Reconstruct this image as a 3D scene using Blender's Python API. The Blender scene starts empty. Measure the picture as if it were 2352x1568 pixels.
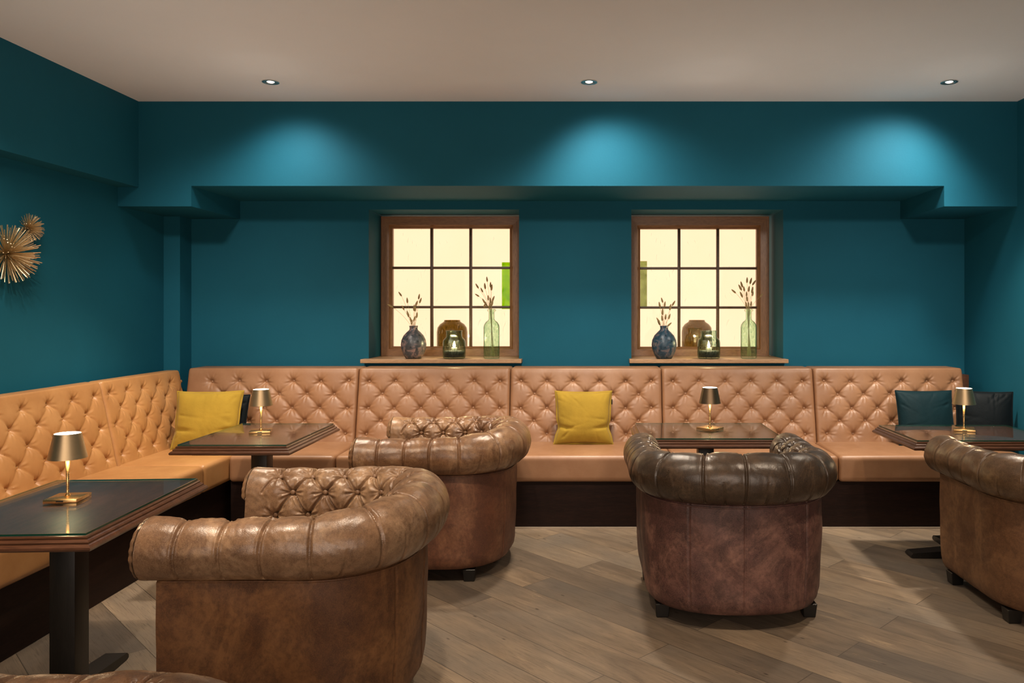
import bpy, bmesh, math, random
import numpy as np
from mathutils import Vector, Matrix
from mathutils.kdtree import KDTree
PI = math.pi
random.seed(7)
S = bpy.context.scene
C = S.collection

# ------------------------------------------------------------------ camera, world, exposure
FPX = 1780.0
cd = bpy.data.cameras.new('camera'); cam = bpy.data.objects.new('camera', cd); C.objects.link(cam)
cam.location = (0, 0, 1.4); cam.rotation_euler = (PI/2, 0, 0)
cd.sensor_width = 36; cd.lens = FPX/2352*36
cd.shift_x = -(1350-1176)/2352; cd.shift_y = -(784-711)/2352
S.camera = cam
w = bpy.data.worlds.new('world'); S.world = w; w.use_nodes = True
w.node_tree.nodes['Background'].inputs[0].default_value = (0.9, 0.75, 0.62, 1)
w.node_tree.nodes['Background'].inputs[1].default_value = 0.15
S.view_settings.view_transform = 'Standard'; S.view_settings.look = 'None'
S.view_settings.gamma = 1; S.view_settings.use_curve_mapping = False
S.view_settings.exposure = 0.0
S.cycles.max_bounces = 8; S.cycles.diffuse_bounces = 4; S.cycles.glossy_bounces = 4
S.cycles.transmission_bounces = 6; S.cycles.transparent_max_bounces = 16
S.cycles.sample_clamp_indirect = 4.0
S.cycles.use_denoising = True

CEIL = 2.786
def spot(name, loc, target, power, color, angle, blend, size=0.03):
    l = bpy.data.lights.new(name, 'SPOT'); l.energy = power; l.color = color
    l.spot_size = math.radians(angle); l.spot_blend = blend; l.shadow_soft_size = size
    o = bpy.data.objects.new(name, l); C.objects.link(o); o.location = loc
    o.rotation_euler = (Vector(target)-Vector(loc)).to_track_quat('-Z', 'Y').to_euler()
    return o
def point(name, loc, power, color, size):
    l = bpy.data.lights.new(name, 'POINT'); l.energy = power; l.color = color; l.shadow_soft_size = size
    o = bpy.data.objects.new(name, l); C.objects.link(o); o.location = loc
    return o
WARM = (1.0, 0.80, 0.60)
DOWN = [(-1.93, 4.717), (0.008, 4.717), (2.20, 4.717)]
# each fitting washes the beam and lights the seats below
for (x, y), ax, p, q in zip(DOWN, (-1.92, 0.24, 1.90), (72, 100, 118), (245, 235, 245)):
    spot('ceiling_spot', (x, y, CEIL-0.012), (ax, 5.16, 1.84), p, (1.0, 0.95, 0.88), 118, 1.0, 0.12)
    spot('ceiling_spot', (x, y, CEIL-0.012), (x, 4.45, 0.0), q, (1.0, 0.84, 0.66), 90, 0.7, 0.07)
# the next row of ceiling spots, just above the frame
for x, tx, p in ((-2.25, -2.35, 260), (-0.1, -0.13, 290), (2.0, 1.98, 260)):
    spot('ceiling_spot', (x, 2.7, CEIL-0.012), (tx, 5.8, 0.95), p, (1.0, 0.90, 0.80), 54, 1.0, 0.12)
spot('ceiling_spot', (-2.25, 3.2, CEIL-0.012), (-3.13, 3.75, 0.9), 75, (1.0, 0.88, 0.74), 80, 1.0, 0.04)
# spots over the seats nearer the camera
for x, y, tx, ty, p in ((-1.6, 2.3, -2.3, 3.3, 190), (-0.4, 2.5, -0.6, 3.2, 120), (1.5, 2.4, 1.7, 3.2, 120),
                        (-1.2, 0.6, -1.2, 1.0, 60)):
    spot('ceiling_spot', (x, y, CEIL-0.012), (tx, ty, 0.3), p, WARM, 110, 0.8, 0.05)
# the rest of the bar, lit softly, behind the camera
al = bpy.data.lights.new('bar_light', 'AREA'); al.shape = 'RECTANGLE'; al.size = 4.5; al.size_y = 1.4
al.energy = 42; al.spread = math.radians(120); al.color = (1.0, 0.82, 0.68)
ao = bpy.data.objects.new('bar_light', al); C.objects.link(ao); ao.location = (0.1, -1.2, 1.5)
ao.rotation_euler = (math.radians(72), 0, 0)

# ------------------------------------------------------------------ node helpers
class NT:
    def __init__(s, name):
        s.m = bpy.data.materials.new(name); s.m.use_nodes = True
        s.t = s.m.node_tree; s.n = s.t.nodes; s.l = s.t.links
        s.b = s.n['Principled BSDF']; s.out = s.n['Material Output']
    def node(s, typ, **kw):
        n = s.n.new(typ)
        for k, v in kw.items():
            if k.startswith('i_'):
                key = k[2:].replace('_', ' ')
                n.inputs[key].default_value = v
            else: setattr(n, k, v)
        return n
    def link(s, a, b): s.l.new(a, b)
    def coord(s, kind='Object'):
        return s.node('ShaderNodeTexCoord').outputs[kind]
    def mapped(s, scale=(1,1,1), rot=(0,0,0), loc=(0,0,0), src=None):
        m = s.node('ShaderNodeMapping'); m.inputs['Scale'].default_value = scale
        m.inputs['Rotation'].default_value = rot; m.inputs['Location'].default_value = loc
        s.link(src if src is not None else s.coord(), m.inputs['Vector']); return m.outputs[0]
    def noise(s, vec, scale, detail=4, rough=0.55, dist=0.0):
        n = s.node('ShaderNodeTexNoise'); n.inputs['Scale'].default_value = scale
        n.inputs['Detail'].default_value = detail; n.inputs['Roughness'].default_value = rough
        n.inputs['Distortion'].default_value = dist
        s.link(vec, n.inputs['Vector']); return n.outputs['Fac']
    def ramp(s, fac, stops):
        r = s.node('ShaderNodeValToRGB')
        e = r.color_ramp.elements
        while len(e) < len(stops): e.new(0.5)
        for k, (p, c) in enumerate(stops):
            e[k].position = p
            e[k].color = (c[0], c[1], c[2], 1) if hasattr(c, '__len__') else (c, c, c, 1)
        s.link(fac, r.inputs['Fac']); return r.outputs['Color']
    def mix(s, fac, a, b, mode='MIX'):
        m = s.node('ShaderNodeMix', data_type='RGBA', blend_type=mode)
        for inp, v in ((m.inputs['Factor'], fac), (m.inputs['A'], a), (m.inputs['B'], b)):
            if hasattr(v, 'is_output') or isinstance(v, bpy.types.NodeSocket): s.link(v, inp)
            elif hasattr(v, '__len__'): inp.default_value = (*v[:3], 1)
            else: inp.default_value = v
        return m.outputs['Result']
    def math(s, op, a, b=None):
        m = s.node('ShaderNodeMath', operation=op)
        for inp, v in zip(m.inputs, (a, b)):
            if v is None: continue
            if isinstance(v, bpy.types.NodeSocket): s.link(v, inp)
            else: inp.default_value = v
        return m.outputs[0]
    def bump(s, h, strength=0.3, dist=0.01, prev=None):
        b = s.node('ShaderNodeBump'); b.inputs['Strength'].default_value = strength
        b.inputs['Distance'].default_value = dist; s.link(h, b.inputs['Height'])
        if prev is not None: s.link(prev, b.inputs['Normal'])
        return b.outputs[0]
    def schlick(s, f0=0.04, normal=None):
        lw = s.node('ShaderNodeLayerWeight'); lw.inputs['Blend'].default_value = 0.5
        if normal is not None: s.link(normal, lw.inputs['Normal'])
        p = s.math('POWER', lw.outputs['Facing'], 5.0)
        return s.math('ADD', s.math('MULTIPLY', p, 1-f0), f0)
    def set(s, **kw):
        for k, v in kw.items():
            inp = s.b.inputs[k.replace('_', ' ')]
            if isinstance(v, bpy.types.NodeSocket): s.link(v, inp)
            elif hasattr(v, '__len__') and len(v) == 3: inp.default_value = (*v, 1)
            else: inp.default_value = v
        return s.m

def plain(name, col, rough=0.5, metal=0.0, **kw):
    t = NT(name); return t.set(Base_Color=col, Roughness=rough, Metallic=metal, **kw)

# ------------------------------------------------------------------ materials
def mat_paint(name, col, var=0.06, rough=0.6):
    t = NT(name); v = t.coord()
    n = t.noise(v, 1.3, 5, 0.6); n2 = t.noise(v, 90, 3, 0.6); n3 = t.noise(v, 14, 4, 0.6)
    c = t.mix(t.ramp(n, [(0.3, 0.0), (0.7, 1.0)]), [x*(1-var) for x in col], [x*(1+var) for x in col])
    h = t.mix(0.5, n2, n3)
    return t.set(Base_Color=c, Roughness=rough, Normal=t.bump(h, 0.12, 0.006), Specular_IOR_Level=0.18)
M_WALL = mat_paint('teal_paint', (0.010, 0.118, 0.178), 0.07, 0.7)
M_CEIL = mat_paint('ceiling_paint', (0.84, 0.86, 0.87), 0.02, 0.8)

def mat_floor():
    t = NT('floor_planks')
    R = t.mapped(rot=(0, 0, PI/4), src=t.coord('Object'))
    br = t.node('ShaderNodeTexBrick'); t.link(R, br.inputs['Vector'])
    br.offset = 0.37; br.inputs['Scale'].default_value = 1.0
    br.inputs['Brick Width'].default_value = 1.5; br.inputs['Row Height'].default_value = 0.195
    br.inputs['Mortar Size'].default_value = 0.0018; br.inputs['Mortar Smooth'].default_value = 0.2
    br.inputs['Bias'].default_value = 0.0
    br.inputs['Color1'].default_value = (0, 0, 0, 1); br.inputs['Color2'].default_value = (1, 1, 1, 1)
    br.inputs['Mortar'].default_value = (0.5, 0.5, 0.5, 1)
    # offset the grain per plank
    add = t.node('ShaderNodeVectorMath', operation='MULTIPLY_ADD')
    t.link(br.outputs['Color'], add.inputs[0]); add.inputs[1].default_value = (7, 3, 0); t.link(R, add.inputs[2])
    g = t.node('ShaderNodeMapping'); g.inputs['Scale'].default_value = (0.8, 4.5, 1.0); t.link(add.outputs[0], g.inputs['Vector'])
    n1 = t.noise(g.outputs[0], 2.0, 10, 0.62, 0.9)
    g2 = t.node('ShaderNodeMapping'); g2.inputs['Scale'].default_value = (1.0, 26.0, 1.0); t.link(add.outputs[0], g2.inputs['Vector'])
    n2 = t.noise(g2.outputs[0], 7, 6, 0.7, 0.3)
    n3 = t.noise(add.outputs[0], 1.1, 4, 0.6)
    base = t.ramp(n1, [(0.26, (0.115, 0.082, 0.055)), (0.5, (0.225, 0.168, 0.113)), (0.74, (0.355, 0.268, 0.182))])
    grey = t.mix(t.ramp(n3, [(0.35, 0.0), (0.7, 1.0)]), base, (0.150, 0.130, 0.108))
    tone = t.mix(br.outputs['Color'], (0.62, 0.61, 0.62), (1.26, 1.20, 1.12))
    c = t.mix(1.0, grey, tone, 'MULTIPLY')
    c = t.mix(t.ramp(n2, [(0.38, 0.50), (0.47, 0.0)]), c, (0.045, 0.030, 0.020))
    # knots
    kv = t.node('ShaderNodeMapping'); kv.inputs['Scale'].default_value = (1.6, 4.2, 1); t.link(add.outputs[0], kv.inputs['Vector'])
    vo = t.node('ShaderNodeTexVoronoi'); vo.inputs['Scale'].default_value = 2.6; t.link(kv.outputs[0], vo.inputs['Vector'])
    c = t.mix(t.ramp(vo.outputs['Distance'], [(0.03, 0.85), (0.07, 0.0)]), c, (0.030, 0.018, 0.012))
    # worn pale patches
    wv = t.node('ShaderNodeMapping'); wv.inputs['Scale'].default_value = (1.0, 6.0, 1); t.link(R, wv.inputs['Vector'])
    wn = t.noise(wv.outputs[0], 1.6, 9, 0.75)
    c = t.mix(t.ramp(wn, [(0.62, 0.0), (0.68, 0.65)]), c, (0.42, 0.31, 0.19))
    c = t.mix(t.math('MULTIPLY', br.outputs['Fac'], 0.75), c, (0.03, 0.022, 0.016))
    h = t.mix(0.4, n2, n1)
    nb = t.bump(h, 0.18, 0.004)
    inv = t.math('SUBTRACT', 1.0, br.outputs['Fac'])
    nb = t.bump(inv, 0.25, 0.002, nb)
    rg = t.ramp(n1, [(0.2, 0.55), (0.8, 0.38)])
    return t.set(Base_Color=c, Roughness=rg, Normal=nb, Specular_IOR_Level=0.4)
M_FLOOR = mat_floor()

def mat_tan(name, c0, c1, c2):
    t = NT(name); v = t.coord()
    n = t.noise(v, 3.0, 5, 0.6); n2 = t.noise(v, 11, 6, 0.65, 0.5); n3 = t.noise(v, 260, 2, 0.5)
    c = t.ramp(n, [(0.25, c0), (0.5, c1), (0.78, c2)])
    c = t.mix(t.ramp(n2, [(0.3, 0.0), (0.75, 0.5)]), c, c0)
    nb = t.bump(n3, 0.10, 0.0015); nb = t.bump(n2, 0.12, 0.006, nb)
    r = t.ramp(n2, [(0.2, 0.36), (0.8, 0.48)])
    return t.set(Base_Color=c, Roughness=r, Normal=nb, Specular_IOR_Level=0.5)
M_TAN = mat_tan('tan_leather', (0.235, 0.110, 0.050), (0.305, 0.152, 0.074), (0.385, 0.208, 0.110))
M_TAN_LIT = mat_tan('warm_lit_tan_leather', (0.36, 0.165, 0.055), (0.455, 0.225, 0.080), (0.54, 0.29, 0.115))  # same tan leather, warm light on the left run put into its colour

def mat_aged(name, dark, mid, light, seed=0.0, gloss=0.30, bias=0.0):
    t = NT(name); v = t.mapped(loc=(seed, seed*1.7, seed*0.3))
    n1 = t.noise(v, 2.3, 6, 0.62, 0.8); n2 = t.noise(v, 10, 9, 0.72, 0.6); n3 = t.noise(v, 55, 5, 0.65)
    n4 = t.noise(v, 300, 2, 0.5)
    vo = t.node('ShaderNodeTexVoronoi', feature='DISTANCE_TO_EDGE'); vo.inputs['Scale'].default_value = 160
    t.link(v, vo.inputs['Vector'])
    c = t.ramp(n1, [(0.30+bias, dark), (0.50+bias, mid), (0.72+bias, light)])
    n5 = t.noise(t.mapped(scale=(1, 1, 0.6), loc=(seed+4, 1, 2)), 4.0, 9, 0.72, 0.8)
    c = t.mix(t.ramp(n2, [(0.42, 0.0), (0.60, 0.75)]), c, dark)
    c = t.mix(t.ramp(n5, [(0.50, 0.0), (0.66, 0.75)]), c, [min(1, x*1.25) for x in light])
    c = t.mix(t.ramp(n3, [(0.45, 0.0), (0.70, 0.5)]), c, [x*0.6 for x in dark])
    c = t.mix(t.ramp(n4, [(0.40, 0.0), (0.70, 0.30)]), c, light)
    ve = t.ramp(vo.outputs['Distance'], [(0.0, 0.0), (0.12, 1.0)])
    nb = t.bump(ve, 0.12, 0.0012); nb = t.bump(n3, 0.16, 0.002, nb)
    r = t.ramp(n2, [(0.25, gloss+0.03), (0.75, gloss+0.2)])
    return t.set(Base_Color=c, Roughness=r, Normal=nb, Specular_IOR_Level=0.55)
AGED_ROLL = mat_aged('aged_tan_brown_leather', (0.105, 0.050, 0.024), (0.235, 0.130, 0.070), (0.37, 0.235, 0.135), 0.0, 0.20)
AGED_BODY = mat_aged('aged_russet_leather', (0.060, 0.020, 0.007), (0.140, 0.053, 0.017), (0.25, 0.112, 0.040), 3.1, 0.46)
RUST_ROLL = mat_aged('aged_chestnut_leather', (0.095, 0.040, 0.018), (0.205, 0.100, 0.048), (0.36, 0.215, 0.115), 7.7, 0.20)
RUST_BODY = mat_aged('aged_mahogany_leather', (0.080, 0.028, 0.016), (0.150, 0.055, 0.028), (0.235, 0.110, 0.055), 9.1, 0.42)
DARK_ROLL = mat_aged('aged_espresso_leather', (0.026, 0.016, 0.010), (0.058, 0.036, 0.022), (0.140, 0.088, 0.052), 12.3, 0.20, 0.04)
DARK_BODY = mat_aged('aged_plum_brown_leather', (0.030, 0.011, 0.010), (0.095, 0.038, 0.032), (0.25, 0.125, 0.090), 15.0, 0.42)
OAK_ROLL = mat_aged('aged_umber_leather', (0.060, 0.032, 0.016), (0.130, 0.072, 0.038), (0.240, 0.150, 0.075), 21.0, 0.20)
OAK_BODY = mat_aged('aged_amber_brown_leather', (0.085, 0.035, 0.015), (0.165, 0.076, 0.032), (0.250, 0.130, 0.060), 25.0, 0.42)

def mat_wood(name, c0, c1, rough=0.35, axis=0, scale=3.0, coat=0.0):
    t = NT(name); sc = [14, 14, 14]; sc[axis] = 1.2
    v = t.mapped(scale=sc)
    n = t.noise(v, scale, 8, 0.65, 0.7); n2 = t.noise(v, scale*7, 4, 0.6)
    c = t.ramp(n, [(0.25, c0), (0.75, c1)])
    c = t.mix(t.ramp(n2, [(0.42, 0.4), (0.55, 0.0)]), c, [x*0.5 for x in c0])
    return t.set(Base_Color=c, Roughness=rough, Specular_IOR_Level=0.2 if rough > 0.5 else 0.5, Normal=t.bump(n2, 0.08, 0.002), Coat_Weight=coat, Coat_Roughness=0.08)
M_MAHOG = mat_wood('mahogany_top', (0.085, 0.026, 0.020), (0.19, 0.070, 0.055), 0.45, 1, 2.5)
M_MOULD = mat_wood('walnut_moulding', (0.050, 0.018, 0.008), (0.120, 0.048, 0.022), 0.28, 0, 2.5, 0.4)
M_BLACKWOOD = mat_wood('black_stained_wood', (0.006, 0.005, 0.004), (0.016, 0.013, 0.010), 0.42, 2, 3)
M_PLINTH = mat_wood('dark_stained_plinth', (0.010, 0.004, 0.003), (0.026, 0.010, 0.006), 0.6, 0, 3)
M_WINWOOD_V = mat_wood('larch_stile', (0.20, 0.085, 0.032), (0.36, 0.170, 0.068), 0.35, 2, 3)
M_WINWOOD_H = mat_wood('larch_rail', (0.20, 0.085, 0.032), (0.36, 0.170, 0.068), 0.35, 0, 3)
M_MUNTIN = mat_wood('brown_muntin', (0.080, 0.040, 0.014), (0.130, 0.068, 0.026), 0.4, 0, 3)
M_SILL = mat_wood('larch_sill', (0.38, 0.21, 0.10), (0.55, 0.33, 0.17), 0.42, 0, 3)
M_BLACK = plain('black_lacquer', (0.008, 0.007, 0.006), 0.35)
M_TRIM = plain('pale_laminate_edge', (0.42, 0.34, 0.26), 0.5)

def mat_brass(name, col, rough, metal=1.0):
    t = NT(name); v = t.mapped(scale=(1, 1, 60)); n = t.noise(v, 6, 3, 0.6)
    return t.set(Base_Color=col, Metallic=metal, Roughness=t.ramp(n, [(0.2, rough*0.85), (0.8, rough*1.2)]))
M_BRASS = mat_brass('brushed_brass', (0.72, 0.46, 0.20), 0.26)
M_SHADE = mat_brass('bronze_shade', (0.50, 0.37, 0.22), 0.40)
M_SHADE2 = mat_brass('dark_bronze_shade', (0.26, 0.18, 0.11), 0.36)
M_GOLDROD = mat_brass('gold_rod', (0.80, 0.64, 0.40), 0.42)
def mat_emit(name, col, st):
    t = NT(name); e = t.node('ShaderNodeEmission'); e.inputs[0].default_value = (*col, 1); e.inputs[1].default_value = st
    t.link(e.outputs[0], t.out.inputs[0]); return t.m
M_DIFF = mat_emit('lamp_diffuser', (1.0, 0.86, 0.68), 9)
M_LED = mat_emit('spot_bulb', (1.0, 0.93, 0.84), 6)
M_FLAME = mat_emit('candle_flame', (1.0, 0.66, 0.36), 40)
M_CHROME = plain('brushed_steel', (0.55, 0.54, 0.52), 0.3, 1.0)

def mat_fabric(name, col, sheen=0.3, weave=420, rough=0.85):
    t = NT(name); v = t.coord()
    n = t.noise(v, 7, 5, 0.6); n2 = t.noise(v, weave, 2, 0.5)
    c = t.mix(t.ramp(n, [(0.3, 0.0), (0.7, 1.0)]), [x*0.85 for x in col], [x*1.1 for x in col])
    nb = t.bump(n2, 0.2, 0.001); nb = t.bump(n, 0.35, 0.02, nb)
    return t.set(Base_Color=c, Roughness=rough, Normal=nb, Sheen_Weight=sheen, Sheen_Roughness=0.4, Specular_IOR_Level=0.12)
M_YELLOW = mat_fabric('mustard_cotton', (0.33, 0.212, 0.027), 0.15)
M_TEALV = mat_fabric('dark_teal_velvet', (0.004, 0.020, 0.026), 0.04, 200, 0.6)
M_BLACKV = mat_fabric('black_velvet', (0.003, 0.006, 0.008), 0.03, 200, 0.6)
M_TAG = plain('black_tag', (0.006, 0.006, 0.008), 0.6)

def mat_thin(name, tint, edge, spec=0.06, rough=0.03, bubbles=0.0, mixd=0.0):
    """thin-walled tinted glass: light passes with a tint that deepens at grazing angles"""
    t = NT(name)
    lw = t.node('ShaderNodeLayerWeight'); lw.inputs['Blend'].default_value = 0.32
    c = t.mix(t.ramp(lw.outputs['Facing'], [(0.35, 0.0), (0.95, 1.0)]), tint, edge)
    if bubbles:
        n = t.noise(t.mapped(scale=(1, 1, 0.35)), 95, 3, 0.6)
        c = t.mix(t.ramp(n, [(0.52, 0.0), (0.62, bubbles)]), c, edge)
        nrm = t.bump(n, 0.6, 0.006)
    tr = t.node('ShaderNodeBsdfTransparent'); t.link(c, tr.inputs[0])
    gl = t.node('ShaderNodeBsdfGlossy'); gl.inputs['Roughness'].default_value = rough
    if bubbles: t.link(nrm, gl.inputs['Normal'])
    f = t.schlick(0.04)
    mx = t.node('ShaderNodeMixShader'); t.link(f, mx.inputs[0]); t.link(tr.outputs[0], mx.inputs[1]); t.link(gl.outputs[0], mx.inputs[2])
    t.link(mx.outputs[0], t.out.inputs[0]); return t.m
M_GREENGLASS = mat_thin('pale_green_glass', (0.87, 0.965, 0.89), (0.12, 0.40, 0.24), 0.1, 0.03, 0.16)
M_JARGLASS = mat_thin('bubbled_green_glass', (0.88, 0.955, 0.90), (0.14, 0.34, 0.25), 0.1, 0.05, 0.5)
M_OLIVEGLASS = mat_thin('olive_smoked_glass', (0.62, 0.55, 0.36), (0.26, 0.21, 0.10), 0.1, 0.06, 0.6)

def mat_tabletop_glass():
    t = NT('table_glass')
    tr = t.node('ShaderNodeBsdfTransparent'); tr.inputs[0].default_value = (0.90, 0.96, 0.93, 1)
    gl = t.node('ShaderNodeBsdfGlossy'); gl.inputs['Roughness'].default_value = 0.025
    mx = t.node('ShaderNodeMixShader'); t.link(t.schlick(0.035), mx.inputs[0]); t.link(tr.outputs[0], mx.inputs[1]); t.link(gl.outputs[0], mx.inputs[2])
    t.link(mx.outputs[0], t.out.inputs[0]); return t.m
M_TGLASS = mat_tabletop_glass()
M_TEDGE = plain('green_glass_edge', (0.010, 0.060, 0.038), 0.12)

def mat_pane():
    """clear window glass with scattered pale fibres laid in it"""
    t = NT('fibre_glass_pane'); v = t.coord()
    wn = t.node('ShaderNodeTexNoise'); wn.inputs['Scale'].default_value = 5; t.link(v, wn.inputs['Vector'])
    ad = t.node('ShaderNodeVectorMath', operation='MULTIPLY_ADD'); t.link(wn.outputs['Color'], ad.inputs[0])
    ad.inputs[1].default_value = (0.16, 0.16, 0.16); t.link(v, ad.inputs[2])
    masks = []
    for rot, sc in ((0.5, 1.0), (-0.7, 1.3)):
        mp = t.mapped(scale=(34*sc, 1, 4*sc), rot=(0, rot, 0), src=ad.outputs[0])
        vo = t.node('ShaderNodeTexVoronoi', feature='F1'); vo.inputs['Scale'].default_value = 1.0; t.link(mp, vo.inputs['Vector'])
        masks.append(t.ramp(vo.outputs['Distance'], [(0.05, 0.22), (0.10, 0.0)]))
    m = t.math('MAXIMUM', masks[0], masks[1])
    tr = t.node('ShaderNodeBsdfTransparent'); tr.inputs[0].default_value = (0.98, 0.98, 0.95, 1)
    df = t.node('ShaderNodeBsdfTranslucent'); df.inputs[0].default_value = (1, 1, 0.94, 1)
    mx = t.node('ShaderNodeMixShader'); t.link(m, mx.inputs[0]); t.link(tr.outputs[0], mx.inputs[1]); t.link(df.outputs[0], mx.inputs[2])
    gl = t.node('ShaderNodeBsdfGlossy'); gl.inputs['Roughness'].default_value = 0.02
    m2 = t.node('ShaderNodeMixShader'); m2.inputs[0].default_value = 0.008
    t.link(mx.outputs[0], m2.inputs[1]); t.link(gl.outputs[0], m2.inputs[2])
    t.link(m2.outputs[0], t.out.inputs[0]); return t.m
M_PANE = mat_pane()
def mat_backlit():
    t = NT('backlit_opal_panel'); v = t.coord(); n = t.noise(v, 2.2, 3, 0.5)
    e = t.node('ShaderNodeEmission')
    t.link(t.mix(n, (1.0, 0.63, 0.39), (1.0, 0.68, 0.47)), e.inputs[0]); e.inputs[1].default_value = 1.5
    t.link(e.outputs[0], t.out.inputs[0]); return t.m
M_BACKLIT = mat_backlit()
def mat_leafpanel(name, a, b, st):
    t = NT(name); v = t.coord(); n = t.noise(v, 16, 4, 0.6, 0.5)
    e = t.node('ShaderNodeEmission')
    t.link(t.ramp(n, [(0.3, a), (0.6, b), (0.85, [min(1, x*1.3) for x in b])]), e.inputs[0]); e.inputs[1].default_value = st
    t.link(e.outputs[0], t.out.inputs[0]); return t.m
M_LEAFP = mat_leafpanel('backlit_leaf_film', (0.13, 0.33, 0.0), (0.38, 0.60, 0.0), 0.95)
M_LEAFP2 = mat_leafpanel('backlit_olive_film', (0.20, 0.19, 0.02), (0.42, 0.38, 0.09), 0.9)

def mat_ceramic(name, c0, c1, c2):
    t = NT(name); v = t.coord(); n = t.noise(v, 22, 6, 0.65, 0.8); n2 = t.noise(v, 60, 4, 0.6)
    vo = t.node('ShaderNodeTexVoronoi'); vo.inputs['Scale'].default_value = 26; t.link(v, vo.inputs['Vector'])
    c = t.ramp(n, [(0.3, c0), (0.5, c1), (0.68, c2)])
    c = t.mix(t.ramp(vo.outputs['Distance'], [(0.12, 0.8), (0.28, 0.0)]), c, [x*0.3 for x in c0])
    return t.set(Base_Color=c, Roughness=0.32, Normal=t.bump(n2, 0.3, 0.004))
M_VASE1 = mat_ceramic('mottled_stoneware', (0.030, 0.042, 0.046), (0.085, 0.082, 0.085), (0.36, 0.23, 0.19))
M_VASE2 = mat_ceramic('mottled_blue_stoneware', (0.010, 0.030, 0.048), (0.030, 0.068, 0.098), (0.20, 0.150, 0.140))
M_STEM = plain('dry_straw', (0.42, 0.30, 0.11), 0.8)
def mat_head():
    t = NT('bunny_tail_seed_head'); n = t.noise(t.mapped(scale=(1, 1, 0.3)), 400, 3, 0.6)
    return t.set(Base_Color=t.ramp(n, [(0.3, (0.22, 0.14, 0.045)), (0.7, (0.50, 0.36, 0.16))]), Roughness=0.9, Normal=t.bump(n, 0.8, 0.003))
M_HEAD = mat_head()
M_WAX = plain('candle_wax', (0.85, 0.74, 0.55), 0.5, 0.0, Subsurface_Weight=0.0)
def mat_gravel():
    t = NT('dark_gravel'); n = t.noise(t.coord(), 160, 4, 0.7)
    return t.set(Base_Color=t.ramp(n, [(0.35, (0.004, 0.006, 0.005)), (0.7, (0.035, 0.040, 0.030))]), Roughness=0.7, Normal=t.bump(n, 1.0, 0.004))
M_GRAVEL = mat_gravel()

# ------------------------------------------------------------------ mesh helpers
def link(name, me, mat, parent=None):
    o = bpy.data.objects.new(name, me); C.objects.link(o)
    if mat is not None and not me.materials: me.materials.append(mat)
    if parent is not None: o.parent = parent
    return o
def obj(name, bm, mat, parent=None, smooth=False, auto=None):
    me = bpy.data.meshes.new(name); bm.to_mesh(me); bm.free()
    if smooth:
        for p in me.polygons: p.use_smooth = True
    o = link(name, me, mat, parent)
    if auto: me.set_sharp_from_angle(angle=math.radians(auto))
    return o
def npmesh(name, verts, faces, mat, parent=None, smooth=True, auto=None):
    me = bpy.data.meshes.new(name)
    me.from_pydata([tuple(v) for v in verts], [], [tuple(int(i) for i in f) for f in faces]); me.update()
    if smooth:
        for p in me.polygons: p.use_smooth = True
    if auto: me.set_sharp_from_angle(angle=math.radians(auto))
    return link(name, me, mat, parent)
def bx(bm, lo, hi, bevel=0.0, seg=2, M=None):
    r = bmesh.ops.create_cube(bm, size=1)
    vs = r['verts']
    for v in vs:
        v.co = Vector([lo[i] + (v.co[i]+0.5)*(hi[i]-lo[i]) for i in range(3)])
    if bevel:
        es = set(e for v in vs for e in v.link_edges)
        rr = bmesh.ops.bevel(bm, geom=list(es), offset=bevel, segments=seg, affect='EDGES', profile=0.5)
        vs = list(set(vs) | set(rr['verts']))
        vs = [v for v in vs if v.is_valid]
    if M is not None:
        bmesh.ops.transform(bm, matrix=M, verts=vs)
    return vs
def boxobj(name, lo, hi, mat, parent=None, bevel=0.0, seg=2, smooth=False):
    bm = bmesh.new(); bx(bm, lo, hi, bevel, seg)
    return obj(name, bm, mat, parent, smooth or bevel > 0, 40 if bevel > 0 else None)
def lathe(bm, prof, seg=48, cap0=True, cap1=True, center=(0, 0, 0)):
    rings = []
    for r, z in prof:
        rings.append([bm.verts.new((center[0]+r*math.cos(2*PI*i/seg), center[1]+r*math.sin(2*PI*i/seg), center[2]+z)) for i in range(seg)])
    for a, b in zip(rings, rings[1:]):
        for i in range(seg):
            j = (i+1) % seg
            bm.faces.new((a[i], a[j], b[j], b[i]))
    if cap0: bm.faces.new(list(reversed(rings[0])))
    if cap1: bm.faces.new(rings[-1])
def tube(bm, pts, rad, seg=8, caps=True):
    pts = [Vector(p) for p in pts]; n = len(pts)
    rads = rad if hasattr(rad, '__len__') else [rad]*n
    rings = []; up = Vector((0, 0, 1))
    for i, p in enumerate(pts):
        d = (pts[min(i+1, n-1)]-pts[max(i-1, 0)]).normalized()
        a = d.cross(up) if abs(d.dot(up)) < 0.95 else d.cross(Vector((1, 0, 0)))
        a.normalize(); b = d.cross(a)
        rings.append([bm.verts.new(p + rads[i]*(math.cos(2*PI*k/seg)*a + math.sin(2*PI*k/seg)*b)) for k in range(seg)])
    for a, b in zip(rings, rings[1:]):
        for i in range(seg):
            j = (i+1) % seg; bm.faces.new((a[i], a[j], b[j], b[i]))
    if caps:
        bm.faces.new(list(reversed(rings[0]))); bm.faces.new(rings[-1])
def struct(o): o['kind'] = 'structure'; return o
def thing(name, label, cat, loc=(0, 0, 0), rotz=0.0, group=None):
    o = bpy.data.objects.new(name, None); C.objects.link(o); o.empty_display_size = 0.1
    o.location = loc; o.rotation_euler = (0, 0, rotz); o['label'] = label; o['category'] = cat
    if group: o['group'] = group
    return o
def tag(o, label, cat, group=None):
    o['label'] = label; o['category'] = cat
    if group: o['group'] = group
    return o
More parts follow.
